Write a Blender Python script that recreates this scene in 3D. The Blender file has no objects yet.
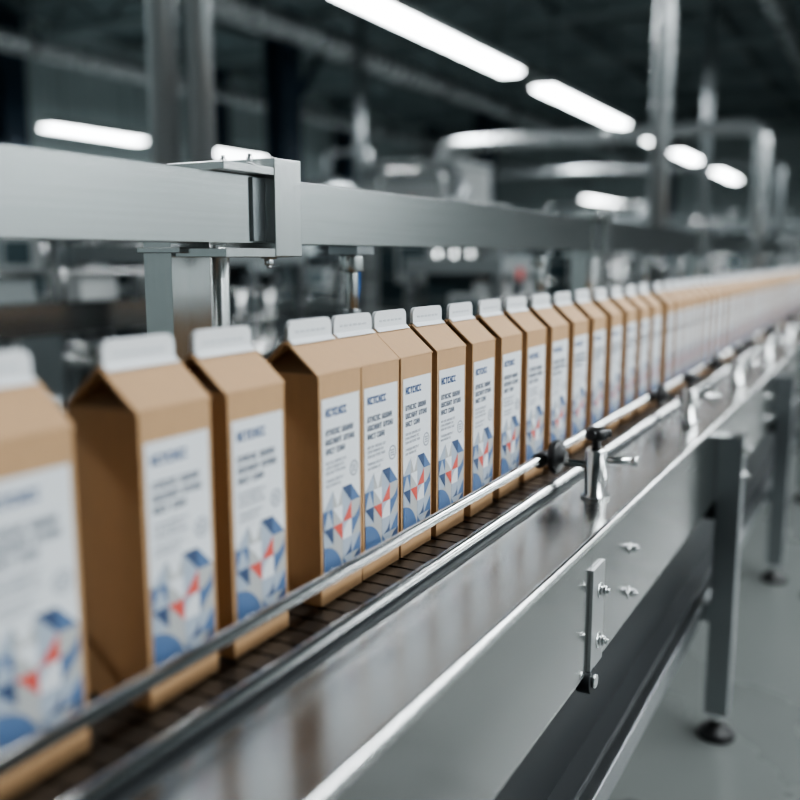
import bpy, math, random
from mathutils import Vector, Matrix
random.seed(7)
scene = bpy.context.scene

# ------------------------------------------------------------ materials
def new_mat(name):
    m = bpy.data.materials.new(name); m.use_nodes = True
    nt = m.node_tree
    return m, nt, nt.nodes["Principled BSDF"]

def simple(name, col, rough=0.5, metal=0.0, emis=None, estr=0.0, noise=0.0, nscale=20.0, bump=0.0, stretch=(1,1,1), rvar=.2):
    m, nt, b = new_mat(name)
    b.inputs["Base Color"].default_value = (*col, 1)
    b.inputs["Roughness"].default_value = rough
    b.inputs["Metallic"].default_value = metal
    if emis:
        b.inputs["Emission Color"].default_value = (*emis, 1)
        b.inputs["Emission Strength"].default_value = estr
    if noise or bump:
        tc = nt.nodes.new("ShaderNodeTexCoord"); mp = nt.nodes.new("ShaderNodeMapping")
        mp.inputs["Scale"].default_value = stretch
        nz = nt.nodes.new("ShaderNodeTexNoise"); nz.inputs["Scale"].default_value = nscale
        nz.inputs["Detail"].default_value = 5
        nt.links.new(tc.outputs["Object"], mp.inputs["Vector"]); nt.links.new(mp.outputs[0], nz.inputs["Vector"])
        if noise:
            mx = nt.nodes.new("ShaderNodeMix"); mx.data_type = 'RGBA'
            mx.inputs["A"].default_value = (*[c*(1-noise) for c in col], 1)
            mx.inputs["B"].default_value = (*[min(1, c*(1+noise)) for c in col], 1)
            nt.links.new(nz.outputs["Fac"], mx.inputs["Factor"])
            nt.links.new(mx.outputs["Result"], b.inputs["Base Color"])
            mr = nt.nodes.new("ShaderNodeMapRange")
            mr.inputs["To Min"].default_value = rough*(1-rvar); mr.inputs["To Max"].default_value = min(1, rough*(1+rvar))
            nt.links.new(nz.outputs["Fac"], mr.inputs["Value"]); nt.links.new(mr.outputs[0], b.inputs["Roughness"])
        if bump:
            bp = nt.nodes.new("ShaderNodeBump"); bp.inputs["Strength"].default_value = bump
            bp.inputs["Distance"].default_value = 0.002
            nt.links.new(nz.outputs["Fac"], bp.inputs["Height"]); nt.links.new(bp.outputs[0], b.inputs["Normal"])
    return m

M = {}
M['steel']  = simple('brushed_steel', (.56,.57,.565), .17, 1, noise=.12, nscale=60, stretch=(4,.08,4))
M['steelv'] = simple('brushed_steel_upright', (.58,.59,.585), .22, 1, noise=.07, nscale=60, stretch=(3,3,.08))
M['galv']   = simple('galvanised_pipe', (.44,.46,.465), .28, .8, noise=.12, nscale=6, stretch=(1,1,.3))
M['plate']  = simple('strap_plate', (.50,.51,.51), .42, .85)
M['deck']   = simple('deck_steel', (.45,.455,.45), .22, 1, noise=.10, nscale=9, stretch=(3,1,3), rvar=.3)
M['panel']  = simple('panel_steel', (.50,.505,.50), .17, 1, noise=.10, nscale=7, stretch=(1,.6,2), rvar=.25)
M['bright'] = simple('polished_rod', (.72,.73,.73), .20, 1)
M['dsteel'] = simple('dull_steel', (.34,.36,.37), .33, 1, noise=.12, nscale=8)
M['darkst'] = simple('dark_steel', (.035,.039,.042), .45, .6)
M['black']  = simple('black_plastic', (.012,.012,.013), .4)
M['belt']   = simple('belt_slat', (.070,.060,.051), .34, .75, noise=.25, nscale=40)
M['kraft']  = simple('kraft_board', (.41,.252,.132), .62, noise=.10, nscale=160, bump=.08, stretch=(1,1,.35))
M['kraft_shade'] = simple('kraft_fold_shade', (.25,.145,.075), .7)  # same board, darker: shade of the gable hollow painted into the colour
M['cap']    = simple('cap_white', (.64,.655,.67), .45)
M['capg']   = simple('cap_print', (.46,.48,.51), .5)
M['label']  = simple('label_white', (.64,.66,.68), .48)
M['tgray']  = simple('ink_gray', (.14,.16,.20), .5)
M['tlight'] = simple('ink_light_gray', (.33,.35,.39), .5)
M['tblue']  = simple('ink_blue', (.05,.09,.20), .5)
M['blue']   = simple('print_blue', (.075,.135,.26), .5)
M['navy']   = simple('print_navy', (.040,.068,.14), .5)
M['pale']   = simple('print_pale_blue', (.33,.38,.45), .5)
M['pgray']  = simple('print_gray', (.38,.385,.38), .5)
M['red']    = simple('print_red', (.54,.085,.065), .5)
M['concrete'] = simple('floor_concrete', (.112,.121,.117), .28, noise=.16, nscale=1.6, bump=.02)
M['wall']   = simple('wall_panel', (.45,.515,.52), .6, noise=.12, nscale=.6)
M['wallr']  = simple('wall_panel_light', (.36,.39,.395), .6, noise=.10, nscale=.6)
M['ceil']   = simple('ceiling_deck', (.14,.18,.19), .7, noise=.2, nscale=.7)
M['navycol']= simple('painted_column', (.012,.030,.052), .5)
M['truss']  = simple('painted_truss', (.17,.21,.215), .5)
M['mach']   = simple('machine_gray', (.22,.245,.25), .4, noise=.08, nscale=5)
M['machw']  = simple('machine_white', (.44,.46,.46), .4)
M['machd']  = simple('machine_dark', (.05,.06,.066), .45)
M['glass']  = simple('machine_window', (.06,.09,.10), .08)
M['tube']   = simple('lamp_tube', (.9,.9,.9), .4, emis=(.93,.98,1.0), estr=22)
M['orange'] = simple('tag_orange', (.75,.30,.02), .5)
M['redtag'] = simple('tag_red', (.60,.05,.04), .5)
M['bluem']  = simple('hose_blue', (.03,.12,.35), .4)
KEYS = list(M.keys())

# ------------------------------------------------------------ builder
class B:
    def __init__(s): s.v=[]; s.f=[]; s.m=[]; s.sm=[]
    def add(s, vs, fs, mat, smooth=False):
        o=len(s.v); s.v += [Vector(p) for p in vs]
        for f in fs:
            s.f.append([i+o for i in f]); s.m.append(mat); s.sm.append(smooth)
    def box(s, c, d, mat, rot=None):
        x,y,z = d[0]/2,d[1]/2,d[2]/2
        vs=[Vector(p) for p in [(-x,-y,-z),(x,-y,-z),(x,y,-z),(-x,y,-z),(-x,-y,z),(x,-y,z),(x,y,z),(-x,y,z)]]
        if rot: vs=[rot@p for p in vs]
        vs=[p+Vector(c) for p in vs]
        s.add(vs,[(0,3,2,1),(4,5,6,7),(0,1,5,4),(1,2,6,5),(2,3,7,6),(3,0,4,7)],mat)
    def cyl(s, p0, p1, r, mat, n=20, r2=None):
        p0=Vector(p0); p1=Vector(p1); r2=r if r2 is None else r2
        q=(p1-p0).to_track_quat('Z','Y'); L=(p1-p0).length
        a=[];b=[]
        for i in range(n):
            t=2*math.pi*i/n
            a.append(p0+q@Vector((r*math.cos(t),r*math.sin(t),0)))
            b.append(p0+q@Vector((r2*math.cos(t),r2*math.sin(t),L)))
        o=len(s.v); s.v+=a+b
        for i in range(n):
            j=(i+1)%n
            s.f.append([o+i,o+j,o+n+j,o+n+i]); s.m.append(mat); s.sm.append(True)
        s.f.append([o+i for i in range(n)][::-1]); s.m.append(mat); s.sm.append(False)
        s.f.append([o+n+i for i in range(n)]); s.m.append(mat); s.sm.append(False)
    def lathe(s, c, prof, mat, n=28, axis='Z'):
        c=Vector(c); o=len(s.v)
        for (r,h) in prof:
            for i in range(n):
                t=2*math.pi*i/n
                p=Vector((r*math.cos(t),r*math.sin(t),h))
                if axis=='X': p=Vector((h,r*math.cos(t),r*math.sin(t)))
                s.v.append(c+p)
        for k in range(len(prof)-1):
            for i in range(n):
                j=(i+1)%n
                s.f.append([o+k*n+i,o+k*n+j,o+(k+1)*n+j,o+(k+1)*n+i]); s.m.append(mat); s.sm.append(True)
        s.f.append([o+i for i in range(n)][::-1]); s.m.append(mat); s.sm.append(False)
        e=o+(len(prof)-1)*n
        s.f.append([e+i for i in range(n)]); s.m.append(mat); s.sm.append(False)
    def tube(s, pts, r, mat, n=16, bend=0.0):
        pts=[Vector(p) for p in pts]; path=[pts[0]]
        for i in range(1,len(pts)-1):
            a,b,c=pts[i-1],pts[i],pts[i+1]
            if bend>0:
                d0=(a-b).normalized(); d1=(c-b).normalized()
                s0=b+d0*bend; s1=b+d1*bend
                for k in range(9):
                    t=k/8; path.append((1-t)**2*s0+2*t*(1-t)*b+t*t*s1)
            else: path.append(b)
        path.append(pts[-1]); o=len(s.v); prev=None
        for i,p in enumerate(path):
            if i==0: t=path[1]-p
            elif i==len(path)-1: t=p-path[i-1]
            else: t=(path[i+1]-p).normalized()+(p-path[i-1]).normalized()
            t.normalize()
            if prev is None:
                u=t.orthogonal().normalized()
            else:
                u=(prev-t*prev.dot(t)).normalized()
            prev=u; w=t.cross(u)
            for k in range(n):
                g=2*math.pi*k/n; s.v.append(p+r*(u*math.cos(g)+w*math.sin(g)))
        for i in range(len(path)-1):
            for k in range(n):
                j=(k+1)%n
                s.f.append([o+i*n+k,o+i*n+j,o+(i+1)*n+j,o+(i+1)*n+k]); s.m.append(mat); s.sm.append(True)
        s.f.append([o+k for k in range(n)][::-1]); s.m.append(mat); s.sm.append(False)
        e=o+(len(path)-1)*n
        s.f.append([e+k for k in range(n)]); s.m.append(mat); s.sm.append(False)
    def bolt(s, c, axis, r=.006, mat='bright'):
        c=Vector(c); a=Vector(axis)
        s.cyl(c,c+a*.0018,r*1.55,mat,20); s.cyl(c+a*.0018,c+a*.0085,r,mat,6); s.cyl(c+a*.0085,c+a*.012,r*.55,mat,14)
    def mesh(s, name, origin=(0,0,0)):
        o=Vector(origin); me=bpy.data.meshes.new(name)
        me.from_pydata([tuple(p-o) for p in s.v],[],s.f)
        used=sorted(set(s.m), key=KEYS.index)
        for k in used: me.materials.append(M[k])
        for p,mk,sm in zip(me.polygons,s.m,s.sm):
            p.material_index=used.index(mk); p.use_smooth=sm
        me.update(); return me
    def build(s, name, origin=(0,0,0), bevel=0.0, seg=2):
        ob=bpy.data.objects.new(name, s.mesh(name,origin)); ob.location=origin
        scene.collection.objects.link(ob)
        if bevel:
            md=ob.modifiers.new('bevel','BEVEL'); md.width=bevel; md.segments=seg
            md.limit_method='ANGLE'; md.angle_limit=math.radians(50); md.harden_normals=False
        return ob

# ------------------------------------------------------------ camera
CZ=.951
cam=bpy.data.cameras.new('camera'); co=bpy.data.objects.new('camera',cam); scene.collection.objects.link(co)
th=math.radians(28.51); ph=math.radians(9.03)
R=Vector((math.cos(th),math.sin(th),0))
F=Vector((-math.cos(ph)*math.sin(th),math.cos(ph)*math.cos(th),-math.sin(ph)))
U=R.cross(F)
mt=Matrix(((R.x,U.x,-F.x,0),(R.y,U.y,-F.y,0),(R.z,U.z,-F.z,CZ),(0,0,0,1)))
co.matrix_world=mt
cam.sensor_width=36; cam.lens=40.5; cam.clip_start=.02; cam.clip_end=100
cam.dof.use_dof=True; cam.dof.focus_distance=.98; cam.dof.aperture_fstop=2.2
scene.camera=co

# ------------------------------------------------------------ room
X0,X1,Y0,Y1,H=-14.0,5.0,-6.0,32.0,5.2
b=B(); b.box(((X0+X1)/2,(Y0+Y1)/2,-.05),(X1-X0,Y1-Y0,.1),'concrete'); b.build('floor')
b=B(); b.box(((X0+X1)/2,(Y0+Y1)/2,H+.05),(X1-X0,Y1-Y0,.1),'ceil')
b.build('ceiling')
def wall(name,c,d,horizontal_along,m='wall'):
    b=B(); b.box(c,d,m)
    if horizontal_along=='y':
        s=1 if c[0]<0 else -1
        y=Y0+.3
        while y<Y1-.2:
            b.box((c[0]+s*(d[0]/2+.015),y,H/2),(.03,.10,H-.02),m); y+=.6
    else:
        s=-1 if c[1]>0 else 1
        x=X0+.3
        while x<X1-.2:
            b.box((x,c[1]+s*(d[1]/2+.015),H/2),(.10,.03,H-.02),m); x+=.6
    b.build(name)
wall('wall_left',(X0-.1,(Y0+Y1)/2,H/2),(.2,Y1-Y0,H),'y')
wall('wall_right',(X1+.1,(Y0+Y1)/2,H/2),(.2,Y1-Y0,H),'y','wallr')
wall('wall_back',((X0+X1)/2,Y1+.1,H/2),(X1-X0,.2,H),'x')
wall('wall_front',((X0+X1)/2,Y0-.1,H/2),(X1-X0,.2,H),'x')

def ibeam_v(b,x,y,z0,z1,mat,w=.34,d=.34):
    h=z1-z0; zc=(z0+z1)/2
    b.box((x-d/2+.015,y,zc),(.03,w,h),mat); b.box((x+d/2-.015,y,zc),(.03,w,h),mat)
    b.box((x,y,zc),(d-.04,.02,h),mat)
for y in (5.5,11,16.5,22,27.5):
    b=B(); ibeam_v(b,-13.7,y,0,H,'navycol',.5,.4); b.build('steel_column',(-13.7,y,0))
for (x,y) in ((-8.6,12.0),(-8.6,20.0),(-6.0,27.5)):
    b=B(); ibeam_v(b,x,y,0,H-.5,'navycol',.42,.4)
    b.box((x,y,.02),(.55,.55,.04),'navycol')
    b.tube([(x,y,3.0),(x,y+1.5,4.7)],.07,'navycol')
    b.build('steel_column',(x,y,0))
for y in range(-4,32,3):
    b=B(); L=X1-X0; xc=(X0+X1)/2
    b.box((xc,y,H-.06),(L-.4,.22,.08),'truss'); b.box((xc,y,H-.62),(L-.4,.22,.08),'truss')
    x=X0+.6
    k=0
    while x<X1-.8:
        za,zb=(H-.10,H-.60) if k%2==0 else (H-.60,H-.10)
        b.tube([(x,y,za),(x+.7,y,zb)],.035,'truss',8); x+=.7; k+=1
    b.build('roof_truss',(xc,y,H-.6))
for x in (-11,-8,-5.5,-3,-.5,2):
    b=B(); b.box((x,13,H-.02-.1),(.12,37,.14),'truss'); b.build('roof_purlin',(x,13,H-.1))
for (x,z,r,m) in ((-6.8,3.75,.16,'galv'),(-5.9,4.15,.09,'galv'),(-9.5,3.5,.12,'galv'),(-1.6,4.2,.14,'galv'),(.2,4.35,.09,'galv')):
    b=B(); b.tube([(x,-5.5,z),(x,31.5,z)],r,m,16)
    y=-4
    while y<31:
        b.cyl((x,y,z+r*.5),(x,y,H-.6),.012,'darkst',8); b.cyl((x,y-.03,z),(x,y+.03,z),r*1.12,'darkst',16); y+=3
    b.build('ceiling_pipe',(x,13,z))

def lamp_fixture(x,y0,y1,z,power,w=.2):
    b=B(); yc=(y0+y1)/2; L=y1-y0
    b.box((x,yc,z+.06),(w+.06,L,.06),'machw')
    b.add([(x-w/2,y0+.04,z+.03),(x+w/2,y0+.04,z+.03),(x+w/2*.8,y0+.04,z),(x-w/2*.8,y0+.04,z),
           (x-w/2,y1-.04,z+.03),(x+w/2,y1-.04,z+.03),(x+w/2*.8,y1-.04,z),(x-w/2*.8,y1-.04,z)],
          [(0,1,2,3),(5,4,7,6),(1,5,6,2),(4,0,3,7),(3,2,6,7)],'tube')
    for yy in (y0+.4,y1-.4): b.cyl((x,yy,z+.08),(x,yy,H-.1),.008,'darkst',8)
    b.box((x,yc,z+.12),(.05,L*.96,.05),'darkst')
    o=b.build('ceiling_lamp',(x,yc,z))
    if power:
        l=bpy.data.lights.new('lamp_light','AREA'); l.shape='RECTANGLE'; l.size=w; l.size_y=L*.95
        l.energy=power; l.color=(.93,.98,1)
        lo=bpy.data.objects.new('lamp_light',l); scene.collection.objects.link(lo)
        lo.parent=o; lo.location=(0,0,-.012)
for (y0,y1,p) in ((6.2,9.8,105),(10.75,14.4,105),(15.5,17.0,50),(18.5,21.9,105),(23,26,80)):
    lamp_fixture(-3.9,y0,y1,2.95,p,.26)
for (y0,y1,p) in ((2,5,200),(10.2,12.3,220),(14,16,190),(20,23,220)):  # first unit is out of view, added to wash the left wall
    lamp_fixture(-11.9,y0,y1,2.95,p,.3)
for (y0,y1,p) in ((.4,3.6,105),(4.4,7.6,60),(8.4,11.4,45),(12.4,15,45)):
    lamp_fixture(1.15,y0,y1,2.95,p,.26)
for (y0,y1,p) in ((-1,2.5,60),(3.2,6.7,50),(7.4,11,40)):  # unseen row, added for the beam's reflection and side light on labels
    lamp_fixture(4.2,y0,y1,2.5,p,.3)
lamp_fixture(-7.9,-3,5,4.5,190,.3)  # added above the view to brighten the background
lamp_fixture(-3.9,-4.5,-1.0,3.4,40,.3)  # added behind the camera to brighten the guide rods
lamp_fixture(-8.0,26,29,2.6,120,.3)

# ------------------------------------------------------------ conveyor
BZ=.6395; YS,YE=-.5,9.0
b=B()
L=YE-YS; yc=(YS+YE)/2
b.box((-.3275,yc,BZ-.002),(.110,L,.004),'deck')
b.tube([(-.2715,YS,BZ+.001),(-.2715,YE,BZ+.001)],.0045,'bright',16)
b.box((-.2685,(YS+.929)/2,BZ-.073),(.003,.929-YS,.144),'panel')
b.box((-.2685,(.931+YE)/2,BZ-.073),(.003,YE-.931,.144),'panel')
b.box((-.278,yc,BZ-.146),(.022,L,.003),'panel')
b.box((-.388,yc,BZ-.05),(.006,L,.09),'dsteel')
b.box((-.548,yc,BZ-.045),(.006,L,.11),'dsteel')
b.box((-.572,yc,BZ+.004),(.05,L,.004),'deck')
b.box((-.596,yc,BZ-.07),(.004,L,.148),'panel')
b.box((-.47,yc,BZ-.13),(.24,L,.01),'darkst')
b.box((-.373,yc,BZ+.0012),(.010,L,.0026),'darkst')  # dark strip standing in for the shaded gap beside the lower rod
b.box((-.2652,.950,BZ-.086),(.0045,.046,.118),'plate')
for z in (.583,.524): b.bolt((-.2628,.952,z),(1,0,0))
for y in (.50,1.105,1.86,2.55,3.25,4.1,5,6):
    for z in (.586,.5276):
        if y==.50 and z>.55: continue
        b.bolt((-.267,y,z),(1,0,0),.0055)
b.cyl((-.278,.935,.482),(-.262,.935,.482),.015,'darkst',24)
b.cyl((-.262,.935,.482),(-.258,.935,.482),.008,'bright',16)
for y in (1.782,2.784,3.79,4.8,5.8,6.8,7.8,-.35):
    for x in (-.245,-.56):
        b.box((x,y,.335),(.044,.05,.56),'dsteel') if x>-.3 else b.box((x,y,.315),(.04,.05,.52),'dsteel')
        b.cyl((x,y,.03),(x,y,.06),.012,'bright',16)
        b.lathe((x,y,0),[(.036,0),(.037,.008),(.030,.018),(.016,.026),(.014,.034)],'black')
    b.box((-.40,y,.26),(.30,.035,.035),'dsteel')
    b.box((-.40,y,.47),(.29,.03,.04),'darkst')
    for z in (.59,.54): b.bolt((-.223,y,z),(1,0,0),.006)
    b.box((-.2235,y,.60),(.004,.06,.035),'steel')
b.box((-.30,yc,.255),(.035,L,.04),'dsteel')
b.box((-.325,yc,.385),(.012,L,.19),'darkst')  # dark skirt added to stand in for shade below the side panel
b.box((-.34,yc,.30),(.10,L,.012),'darkst')
b.box((-.54,yc,.32),(.03,L,.14),'darkst')
b.build('conveyor_frame',(-.43,0,0),bevel=.0012)

b=B(); y=YS
while y<YE:
    b.box((-.468,y+.012,BZ-.003),(.150,.0215,.006),'belt')
    for x in (-.52,-.494,-.468,-.442,-.416):
        b.box((x,y+.0245,BZ-.0035),(.012,.006,.005),'belt')
    y+=.0254
b.box((-.468,yc,BZ-.012),(.13,L,.008),'darkst')
b.build('conveyor_slat_chain',(-.468,0,BZ),)

# guide rails
b=B()
b.tube([(-.400,YS,.682),(-.400,YE,.682)],.0055,'bright',20)
b.tube([(-.382,YS,.6465),(-.382,YE,.6465)],.0062,'bright',20)
b.box((-.3885,yc,.6425),(.006,L,.005),'darkst')
b.tube([(-.513,YS,.70),(-.513,YE,.70)],.005,'bright',16)
for y in (1.131,1.75,2.36,2.97,3.6,4.3,5,5.8):
    x=-.323; z=BZ
    b.lathe((x,y,z),[(.019,0),(.019,.004),(.0145,.005),(.0145,.062),(.012,.066)],'steelv')
    b.lathe((x,y,z+.066),[(.006,0),(.006,.010),(.012,.011),(.015,.015),(.015,.022),(.011,.026),(.004,.027)],'black',20)
    for k in range(3):
        a=k*2.094+.4
        b.cyl((x,y,z+.084),(x+.018*math.cos(a),y+.018*math.sin(a),z+.086),.0055,'black',12)
    b.cyl((x,y,.691),(x+.048,y+.004,.691),.0048,'bright',16); b.cyl((x+.046,y+.004,.691),(x+.053,y+.0045,.691),.0065,'bright',16)
    b.cyl((x,y,.682),(-.403,y,.682),.005,'steel',16)
    b.lathe((-.376,y,.688),[(.010,-.010),(.021,-.007),(.0235,0),(.021,.005),(.012,.007),(.009,.013)],'black',28,'X')
    b.cyl((-.398,y-.012,.682),(-.398,y+.012,.682),.010,'black',20)
for y in (.1,.9,1.7,2.5,3.3,4.1,5,6):
    b.tube([(-.513,y,.70),(-.56,y,.70),(-.575,y,.6455)],.004,'steel',10,.01)
b.build('conveyor_guide_rail',(-.4,0,.68))

# ------------------------------------------------------------ carton
def carton_mesh():
    b=B(); W=.072; D=.066; HB=.2108; HR=.238; HT=.2560
    x=D/2; y=W/2
    vs=[(-x,-y,0),(x,-y,0),(x,y,0),(-x,y,0),(-x,-y,HB),(x,-y,HB),(x,y,HB),(-x,y,HB)]
    b.add(vs,[(0,3,2,1),(0,1,5,4),(1,2,6,5),(2,3,7,6),(3,0,4,7)],'kraft')
    e=.0016
    for s in (1,-1):
        p=[(s*(x+.0006),-y-e,HB-.001),(s*(x+.0006),y+e,HB-.001),(s*.0016,y+e,HR),(s*.0016,-y-e,HR)]
        q=[(s*(x-.0010),-y-e,HB-.0022),(s*(x-.0010),y+e,HB-.0022),(0,y+e,HR-.0022),(0,-y-e,HR-.0022)]
        f=[(0,1,2,3),(7,6,5,4),(0,4,5,1),(1,5,6,2),(2,6,7,3),(3,7,4,0)]
        if s<0: f=[t[::-1] for t in f]
        b.add(p+q,f,'kraft')
    for s in (1,-1):
        ap=(0,s*(y-.024),HR-.002)
        a1=(-x+.0005,s*y,HB-.001); a2=(x-.0005,s*y,HB-.001)
        f=(0,1,2) if s<0 else (2,1,0)
        b.add([a1,a2,ap],[f],'kraft_shade')
    t=.0020; r=.0075; yo=y-.0012
    pts=[(-yo,HR+.0012),(yo,HR+.0012)]
    for k in range(9):
        a=k/8*math.pi/2; pts.append((yo-r+r*math.cos(a),HT-r+r*math.sin(a)))
    for k in range(9):
        a=math.pi/2+k/8*math.pi/2; pts.append((-yo+r+r*math.cos(a),HT-r+r*math.sin(a)))
    n=len(pts)
    b.add([(t,p[0],p[1]) for p in pts]+[(-t,p[0],p[1]) for p in pts],
          [tuple(range(n)),tuple(range(2*n-1,n-1,-1))]+[(i,i+n,(i+1)%n+n,(i+1)%n) for i in range(n)],'cap')
    for s in (1,-1):
        f=[(0,1,2,3)] if s>0 else [(3,2,1,0)]
        b.add([(s*(t+.0050),-yo,HR-.0026),(s*(t+.0050),yo,HR-.0026),(s*t,yo,HR+.0014),(s*t,-yo,HR+.0014)],f,'cap')
    for i in range(6):
        b.box((t+.0002,-y+.014+i*.0085,HR+.0078),(.0003,.0055+.001*(i%2),.0022),'capg')
    X=x+.0004
    def P(u,z,k=0): return (X+k*.00022, -y+u, z)
    def rect(u0,u1,z0,z1,mat,k=1): b.add([P(u0,z0,k),P(u1,z0,k),P(u1,z1,k),P(u0,z1,k)],[(0,1,2,3)],mat)
    def poly(pts,mat,k=2): b.add([P(u,z,k) for u,z in pts],[tuple(range(len(pts)))],mat)
    U0,U1,Z0,Z1=.0040,.0680,.020,.188
    rect(U0,U1,Z0,Z1,'label',0)
    rng=random.Random(3)
    def glyphs(u0,u1,z,h,mat,cw,word=(4,8)):
        u=u0
        while u<u1-cw:
            for i in range(rng.randint(*word)):
                w=cw*rng.uniform(.7,1.1)
                if u+w>u1: return
                kind=rng.random(); th_=h*.26
                if kind<.3:
                    rect(u,u+w*.36,z,z+h,mat); rect(u+w*.60,u+w,z,z+h,mat); rect(u+w*.3,u+w*.65,z+h*.36,z+h*.64,mat)
                elif kind<.6:
                    rect(u,u+w*.40,z,z+h,mat); rect(u+w*.3,u+w,z,z+th_,mat); rect(u+w*.3,u+w,z+h-th_,z+h,mat)
                elif kind<.8:
                    rect(u+w*.26,u+w*.74,z,z+h,mat); rect(u,u+w,z+h-th_,z+h,mat)
                else:
                    rect(u,u+w*.38,z,z+h,mat); rect(u+w*.62,u+w,z,z+h,mat); rect(u+w*.3,u+w*.7,z,z+th_,mat)
                u+=w+cw*.16
            u+=cw*.7
    glyphs(.009,.050,.1715,.0075,'tblue',.0046,(9,9))
    glyphs(.009,.058,.1545,.0056,'tgray',.0038,(5,8))
    glyphs(.009,.060,.1460,.0056,'tgray',.0038,(4,8))
    glyphs(.009,.044,.1375,.0056,'tgray',.0038,(4,7))
    for i,(z,e_) in enumerate(((.1285,.045),(.1240,.041),(.1195,.044),(.1120,.040),(.1075,.036))):
        glyphs(.009,e_,z,.0026,'tlight',.0018,(3,8))
    cu,cz=.0575,.117
    N=28
    for i in range(N):
        a0=2*math.pi*i/N; a1=2*math.pi*(i+1)/N
        poly([(cu+.0076*math.cos(a0),cz+.0076*math.sin(a0)),(cu+.0076*math.cos(a1),cz+.0076*math.sin(a1)),
              (cu+.0058*math.cos(a1),cz+.0058*math.sin(a1)),(cu+.0058*math.cos(a0),cz+.0058*math.sin(a0))],'tlight',1)
    for k in (-1,0,1): rect(cu-.0040,cu+.0040,cz+k*.0026-.0008,cz+k*.0026+.0008,'tlight')
    T=(U1-U0)/4; TZ=.0166
    def tile(c,r,bg,kind,col,ori=0,span=1,k=2):
        u0=U0+c*T; z0=Z0+r*TZ; w=T*span; h=TZ*span
        if bg: rect(u0,u0+w,z0,z0+h,bg,1)
        cs=[(u0,z0),(u0+w,z0),(u0+w,z0+h),(u0,z0+h)]
        if kind=='t': poly([cs[(ori+i)%4] for i in range(3)],col,k)
        elif kind=='q':
            c0=cs[ori]; pts=[c0]
            for j in range(13):
                a=math.radians(90*ori)+j/12*math.pi/2
                pts.append((c0[0]+w*math.cos(a),c0[1]+h*math.sin(a)))
            poly(pts,col,k)
        elif kind=='p':
            poly([cs[0],cs[1],(u0+w/2,z0+h)],col,k)
        elif kind=='v':
            poly([cs[3],(u0+w/2,z0),cs[2]],col,k)
    tile(0,0,'pgray','q','blue',0,2)
    tile(2,0,'blue','t','pale',1); tile(3,0,'pgray','q','navy',1)
    tile(2,1,'navy','q','pale',3); tile(3,1,'pale','t','blue',0)
    tile(0,2,'pale','t','navy',1); tile(1,2,'pgray','t','red',1)
    tile(2,2,'pale','q','label',1); tile(3,2,'pgray','t','blue',2)
    tile(0,3,'blue','p','pale'); tile(1,3,'label','t','pgray',3)
    tile(2,3,'pale','t','red',0); tile(3,3,'blue','q','pgray',3)
    tile(0,4,None,'t','pale',0); tile(1,4,'pgray','v','label'); tile(2,4,'pale','t','navy',1); tile(3,4,'label','t','blue',3)
    return b.mesh('gable_top_carton')
cm=carton_mesh()
ts=[.303,.430,.522,.6425,.7185,.794,.878,.967,1.061,1.158,1.258,1.362,1.468,1.574,1.680,1.786,1.892]
t=2.02
while t<8.2: ts.append(t); t+=.102
ts=[.165]+ts
rng=random.Random(11)
for t in ts:
    o=bpy.data.objects.new('gable_top_carton',cm); scene.collection.objects.link(o)
    o.location=(-.463+rng.uniform(-.001,.001),t+.036,BZ+.0003); o.rotation_euler=(0,0,math.radians(rng.uniform(-1.2,1.2)))
    md=o.modifiers.new('bevel','BEVEL'); md.width=.0014; md.segments=2; md.limit_method='ANGLE'; md.angle_limit=math.radians(60)

# ------------------------------------------------------------ guard beam with posts, clamps, sensors
b=B(); zb,zt=.9656,1.0385; zc=(zb+zt)/2
b.box((-.645,3.2,zc),(.05,7.6,zt-zb),'steel')
for y in (.848,2.15,3.5,4.9):
    b.box((-.640,y,zc+.003),(.074,.050,zt-zb+.034),'steelv')
    b.box((-.6185,y-.036,zc),(.004,.022,zt-zb-.004),'dsteel')
    b.box((-.642,y-.055,zt+.005),(.076,.11,.009),'steelv')
    b.box((-.642,y-.050,zb-.010),(.076,.12,.010),'steelv')
    for dx in (-.018,.018): b.bolt((-.63+dx,y-.075+abs(dx),zt+.0095),(0,0,1),.0042)
    b.bolt((-.617,y-.02,zb-.015),(0,0,-1),.006)
for y in (.765,2.25,3.7,5.2,6.6):
    b.box((-.695,y,.485),(.04,.062,.97),'steelv')
    b.box((-.690,y,.958),(.06,.070,.006),'steel')
    b.cyl((-.690,y+.062,.0),(-.690,y+.062,.965),.014,'steelv',20)
    b.box((-.700,y+.02,.006),(.10,.16,.012),'dsteel')
for y in (1.05,1.79,2.7,3.2):
    b.box((-.645,y,zb-.006),(.045,.045,.012),'dsteel')
    b.cyl((-.645,y,zb-.012),(-.645,y,zb-.034),.017,'steelv',20)
    b.cyl((-.645,y,zb-.034),(-.645,y,zb-.085),.009,'steelv',18)
    b.cyl((-.645,y,zb-.085),(-.645,y,zb-.10),.013,'dsteel',18)
    b.tube([(-.650,y+.02,zb-.01),(-.655,y+.035,zb-.05),(-.66,y+.02,zb-.12),(-.67,y+.02,.6)],.004,'bluem',8,.02)
b.build('machine_guard_frame',(-.645,3.2,0),bevel=.003,seg=3)

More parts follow.
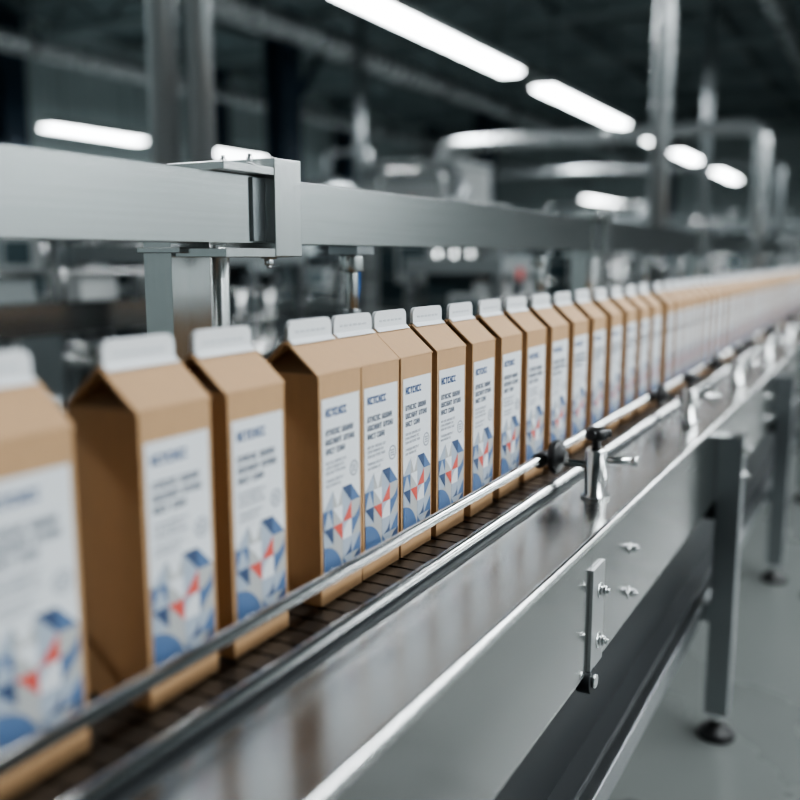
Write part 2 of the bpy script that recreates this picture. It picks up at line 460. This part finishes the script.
# ------------------------------------------------------------ background pipework
def vpipe(x,y,r,m='galv'):
    b=B(); b.cyl((x,y,0),(x,y,H),r,m,24)
    for z in (.9,1.9,2.9,4.0): b.cyl((x,y,z-.02),(x,y,z+.02),r*1.10,m,24)
    b.lathe((x,y,0),[(r*1.9,0),(r*1.9,.015),(r*1.1,.03)],m)
    b.build('vertical_steel_pipe',(x,y,0))
vpipe(-2.10,2.28,.047); vpipe(-1.975,2.31,.043)
vpipe(-1.39,6.08,.062); vpipe(-1.9,10.5,.05,'dsteel')
vpipe(-6.0,10.0,.06,'dsteel')
b=B()
b.tube([(-3.73,7.65,.2),(-3.73,7.65,1.955),(-.96,7.65,1.955),(-.96,7.65,0)],.058,'galv',20,.18)
b.cyl((-3.73,7.65,0),(-3.73,7.65,.2),.08,'galv',20)
b.cyl((-2.2,7.65,1.955),(-2.1,7.65,1.955),.072,'galv',20)
b.cyl((-.96,7.65,0),(-.96,7.65,.03),.11,'galv',20)
b.build('overhead_process_pipe',(-2.2,7.65,0))
b=B()
b.tube([(-5.2,11.2,0),(-5.2,11.2,2.0),(-1.2,11.2,2.0),(-1.2,11.2,0)],.045,'dsteel',16,.15)
b.build('overhead_process_pipe',(-3,11.2,0))

# ------------------------------------------------------------ background machines
def machine(name,x,y,w,d,h,seed,body='mach',tank=False,tag=False):
    r=random.Random(seed); b=B()
    for sx in (-1,1):
        for sy in (-1,1):
            b.box((x+sx*(w/2-.03),y+sy*(d/2-.03),h/2),(.045,.045,h),'dsteel')
            b.lathe((x+sx*(w/2-.03),y+sy*(d/2-.03),0),[(.04,0),(.04,.01),(.02,.02)],'black',16)
    b.box((x,y,h*.28),(w*.92,d*.92,h*.36),'dsteel' if body!='machd' else body)
    b.box((x,y,h*.49),(w*1.04,d*1.04,.04),'steel')
    b.box((x,y,h*.96),(w*.98,d*.98,h*.08),body)
    b.box((x-w*.1,y,h*.72),(w*.55,d*.6,h*.40),'glass')
    for k in range(4):
        yy=y-d/2+d*(k+.5)/4
        b.box((x+w/2,yy,h*.28),(.012,d/4*.82,h*.28),'machw' if r.random()<.2 else 'dsteel')
        b.cyl((x+w*.25,yy,h*.52),(x+w*.25,yy,h*.80),.03+.02*r.random(),'steel',16)
        b.box((x+w*.28,yy,h*.84),(.09,.09,.08),r.choice(['machw','machd','dsteel']))
        b.box((x+w/2+.008,yy+.03,h*.36),(.012,.02,.06),'black')
    for k in range(3):
        zz=h*(.56+.12*k); b.tube([(x+w/2,y-d/2,zz),(x+w/2,y+d/2,zz)],.012,'steel',10)
        b.tube([(x-w/2,y-d/2,zz),(x+w/2,y-d/2,zz)],.012,'steel',10)
    b.box((x+w*.2,y-d/2-.03,h*.74),(w*.34,.05,h*.18),'machw'); b.box((x+w*.2,y-d/2-.058,h*.75),(w*.26,.008,h*.11),'glass')
    b.tube([(x-w*.35,y-d*.3,h),(x-w*.35,y-d*.3,h+.16),(x+w*.3,y-d*.3,h+.16),(x+w*.3,y-d*.3,h)],.016,'steel',10,.04)
    b.lathe((x+w*.1,y+d*.2,h),[(.07,0),(.07,.10),(.04,.14),(.04,.2)],'dsteel',20)
    if tank:
        b.lathe((x,y,h),[(.10,0),(.26,.16),(.30,.30),(.30,.62),(.22,.72),(.06,.76)],'dsteel',28)
        b.tube([(x,y,h+.72),(x,y,h+1.0),(x+.5,y,h+1.0),(x+.5,y,h+.0)],.03,'dsteel',12,.08)
    if tag:
        b.box((x+w/2+.012,y-d*.2,h*.55),(.01,.07,.05),'orange')
        b.box((x+w/2+.012,y-d*.2,h*.92),(.01,.05,.05),'redtag')
    b.build(name,(x,y,0),bevel=.004,seg=1)
def cabinet(x,y,w,d,h):
    b=B()
    b.box((x,y,h/2+.04),(w,d,h-.08),'mach'); b.box((x,y,h+.01),(w+.03,d+.03,.03),'machw')
    b.box((x,y,.03),(w-.06,d-.06,.06),'darkst')
    for s in (-1,1):
        b.box((x+w/2+.006,y+s*d/4,h/2+.04),(.012,d/2-.02,h-.14),'machw')
        b.box((x+w/2+.02,y+s*.03,h*.6),(.016,.015,.12),'black')
    b.box((x,y-d/2-.006,h*.55),(w-.06,.012,h*.75),'machw')
    b.box((x+.05,y-d/2-.014,h*.84),(.05,.006,.05),'redtag'); b.box((x-.1,y-d/2-.014,h*.8),(.2,.006,.10),'glass')
    b.build('electrical_cabinet',(x,y,0),bevel=.005,seg=2)
cabinet(-3.0,5.9,.75,.6,1.58)
machine('filling_machine',-2.35,4.75,.60,.9,1.25,1,'machw',tag=True)
machine('capping_machine',-1.75,4.0,.5,.6,.95,2,tag=True)
machine('labeling_machine',-2.9,3.3,.7,.9,1.0,3,'mach')
machine('packing_machine',-3.3,1.7,.8,1.1,1.1,4,'mach')
machine('sealing_machine',-2.0,6.6,.6,.9,1.15,5)
machine('rinsing_machine',-4.6,4.2,.9,1.2,1.3,6,'mach')
machine('mixing_machine',-5.2,8.0,1.1,1.1,1.0,7,'machd',tank=True)
machine('palletizing_machine',-3.4,13,1.4,1.8,1.5,8,'mach')
machine('wrapping_machine',-1.6,13.5,1.1,1.4,1.4,9,'mach')
machine('sorting_machine',-7.2,8.2,1.2,2.0,1.2,10,'machd')
machine('dosing_machine',-7.3,13.5,1.2,1.8,1.4,12,'mach',tank=True)
machine('inspection_machine',-.95,17.5,1.0,1.6,1.3,13,'mach')
machine('coding_machine',-3.2,19.5,1.2,1.6,1.5,14,'machd')
BX=-2.40
b=B()
b.box((BX,1.35,.80),(.24,2.8,.02),'deck'); b.box((BX+.12,1.35,.76),(.006,2.8,.10),'panel'); b.box((BX-.12,1.35,.76),(.006,2.8,.10),'panel')
for y in (.05,1.0,1.8,2.6):
    for x in (BX+.1,BX-.1): b.box((x,y,.36),(.04,.04,.72),'dsteel'); b.lathe((x,y,0),[(.04,0),(.04,.01),(.02,.02)],'black',14)
for x in (BX+.09,BX-.09): b.tube([(x,-.05,.90),(x,2.75,.90)],.008,'bright',10)
for k in range(8):
    y=.15+k*.34
    b.box((BX,y,.811+.045),(.13,.16,.09),('machw','mach','machw','dsteel')[k%4])
    b.cyl((BX+.09,y+.17,.81),(BX+.09,y+.17,.92),.008,'steel',10)
b.build('background_conveyor',(BX,1.35,0),bevel=.003,seg=1)

# ------------------------------------------------------------ world
w=bpy.data.worlds.new('world'); scene.world=w; w.use_nodes=True
w.node_tree.nodes['Background'].inputs[0].default_value=(.30,.38,.42,1)
w.node_tree.nodes['Background'].inputs[1].default_value=.15
try:
    scene.view_settings.view_transform='AgX'; scene.view_settings.look='AgX - Medium High Contrast'
    scene.view_settings.exposure=.05
except Exception as e: print(e)
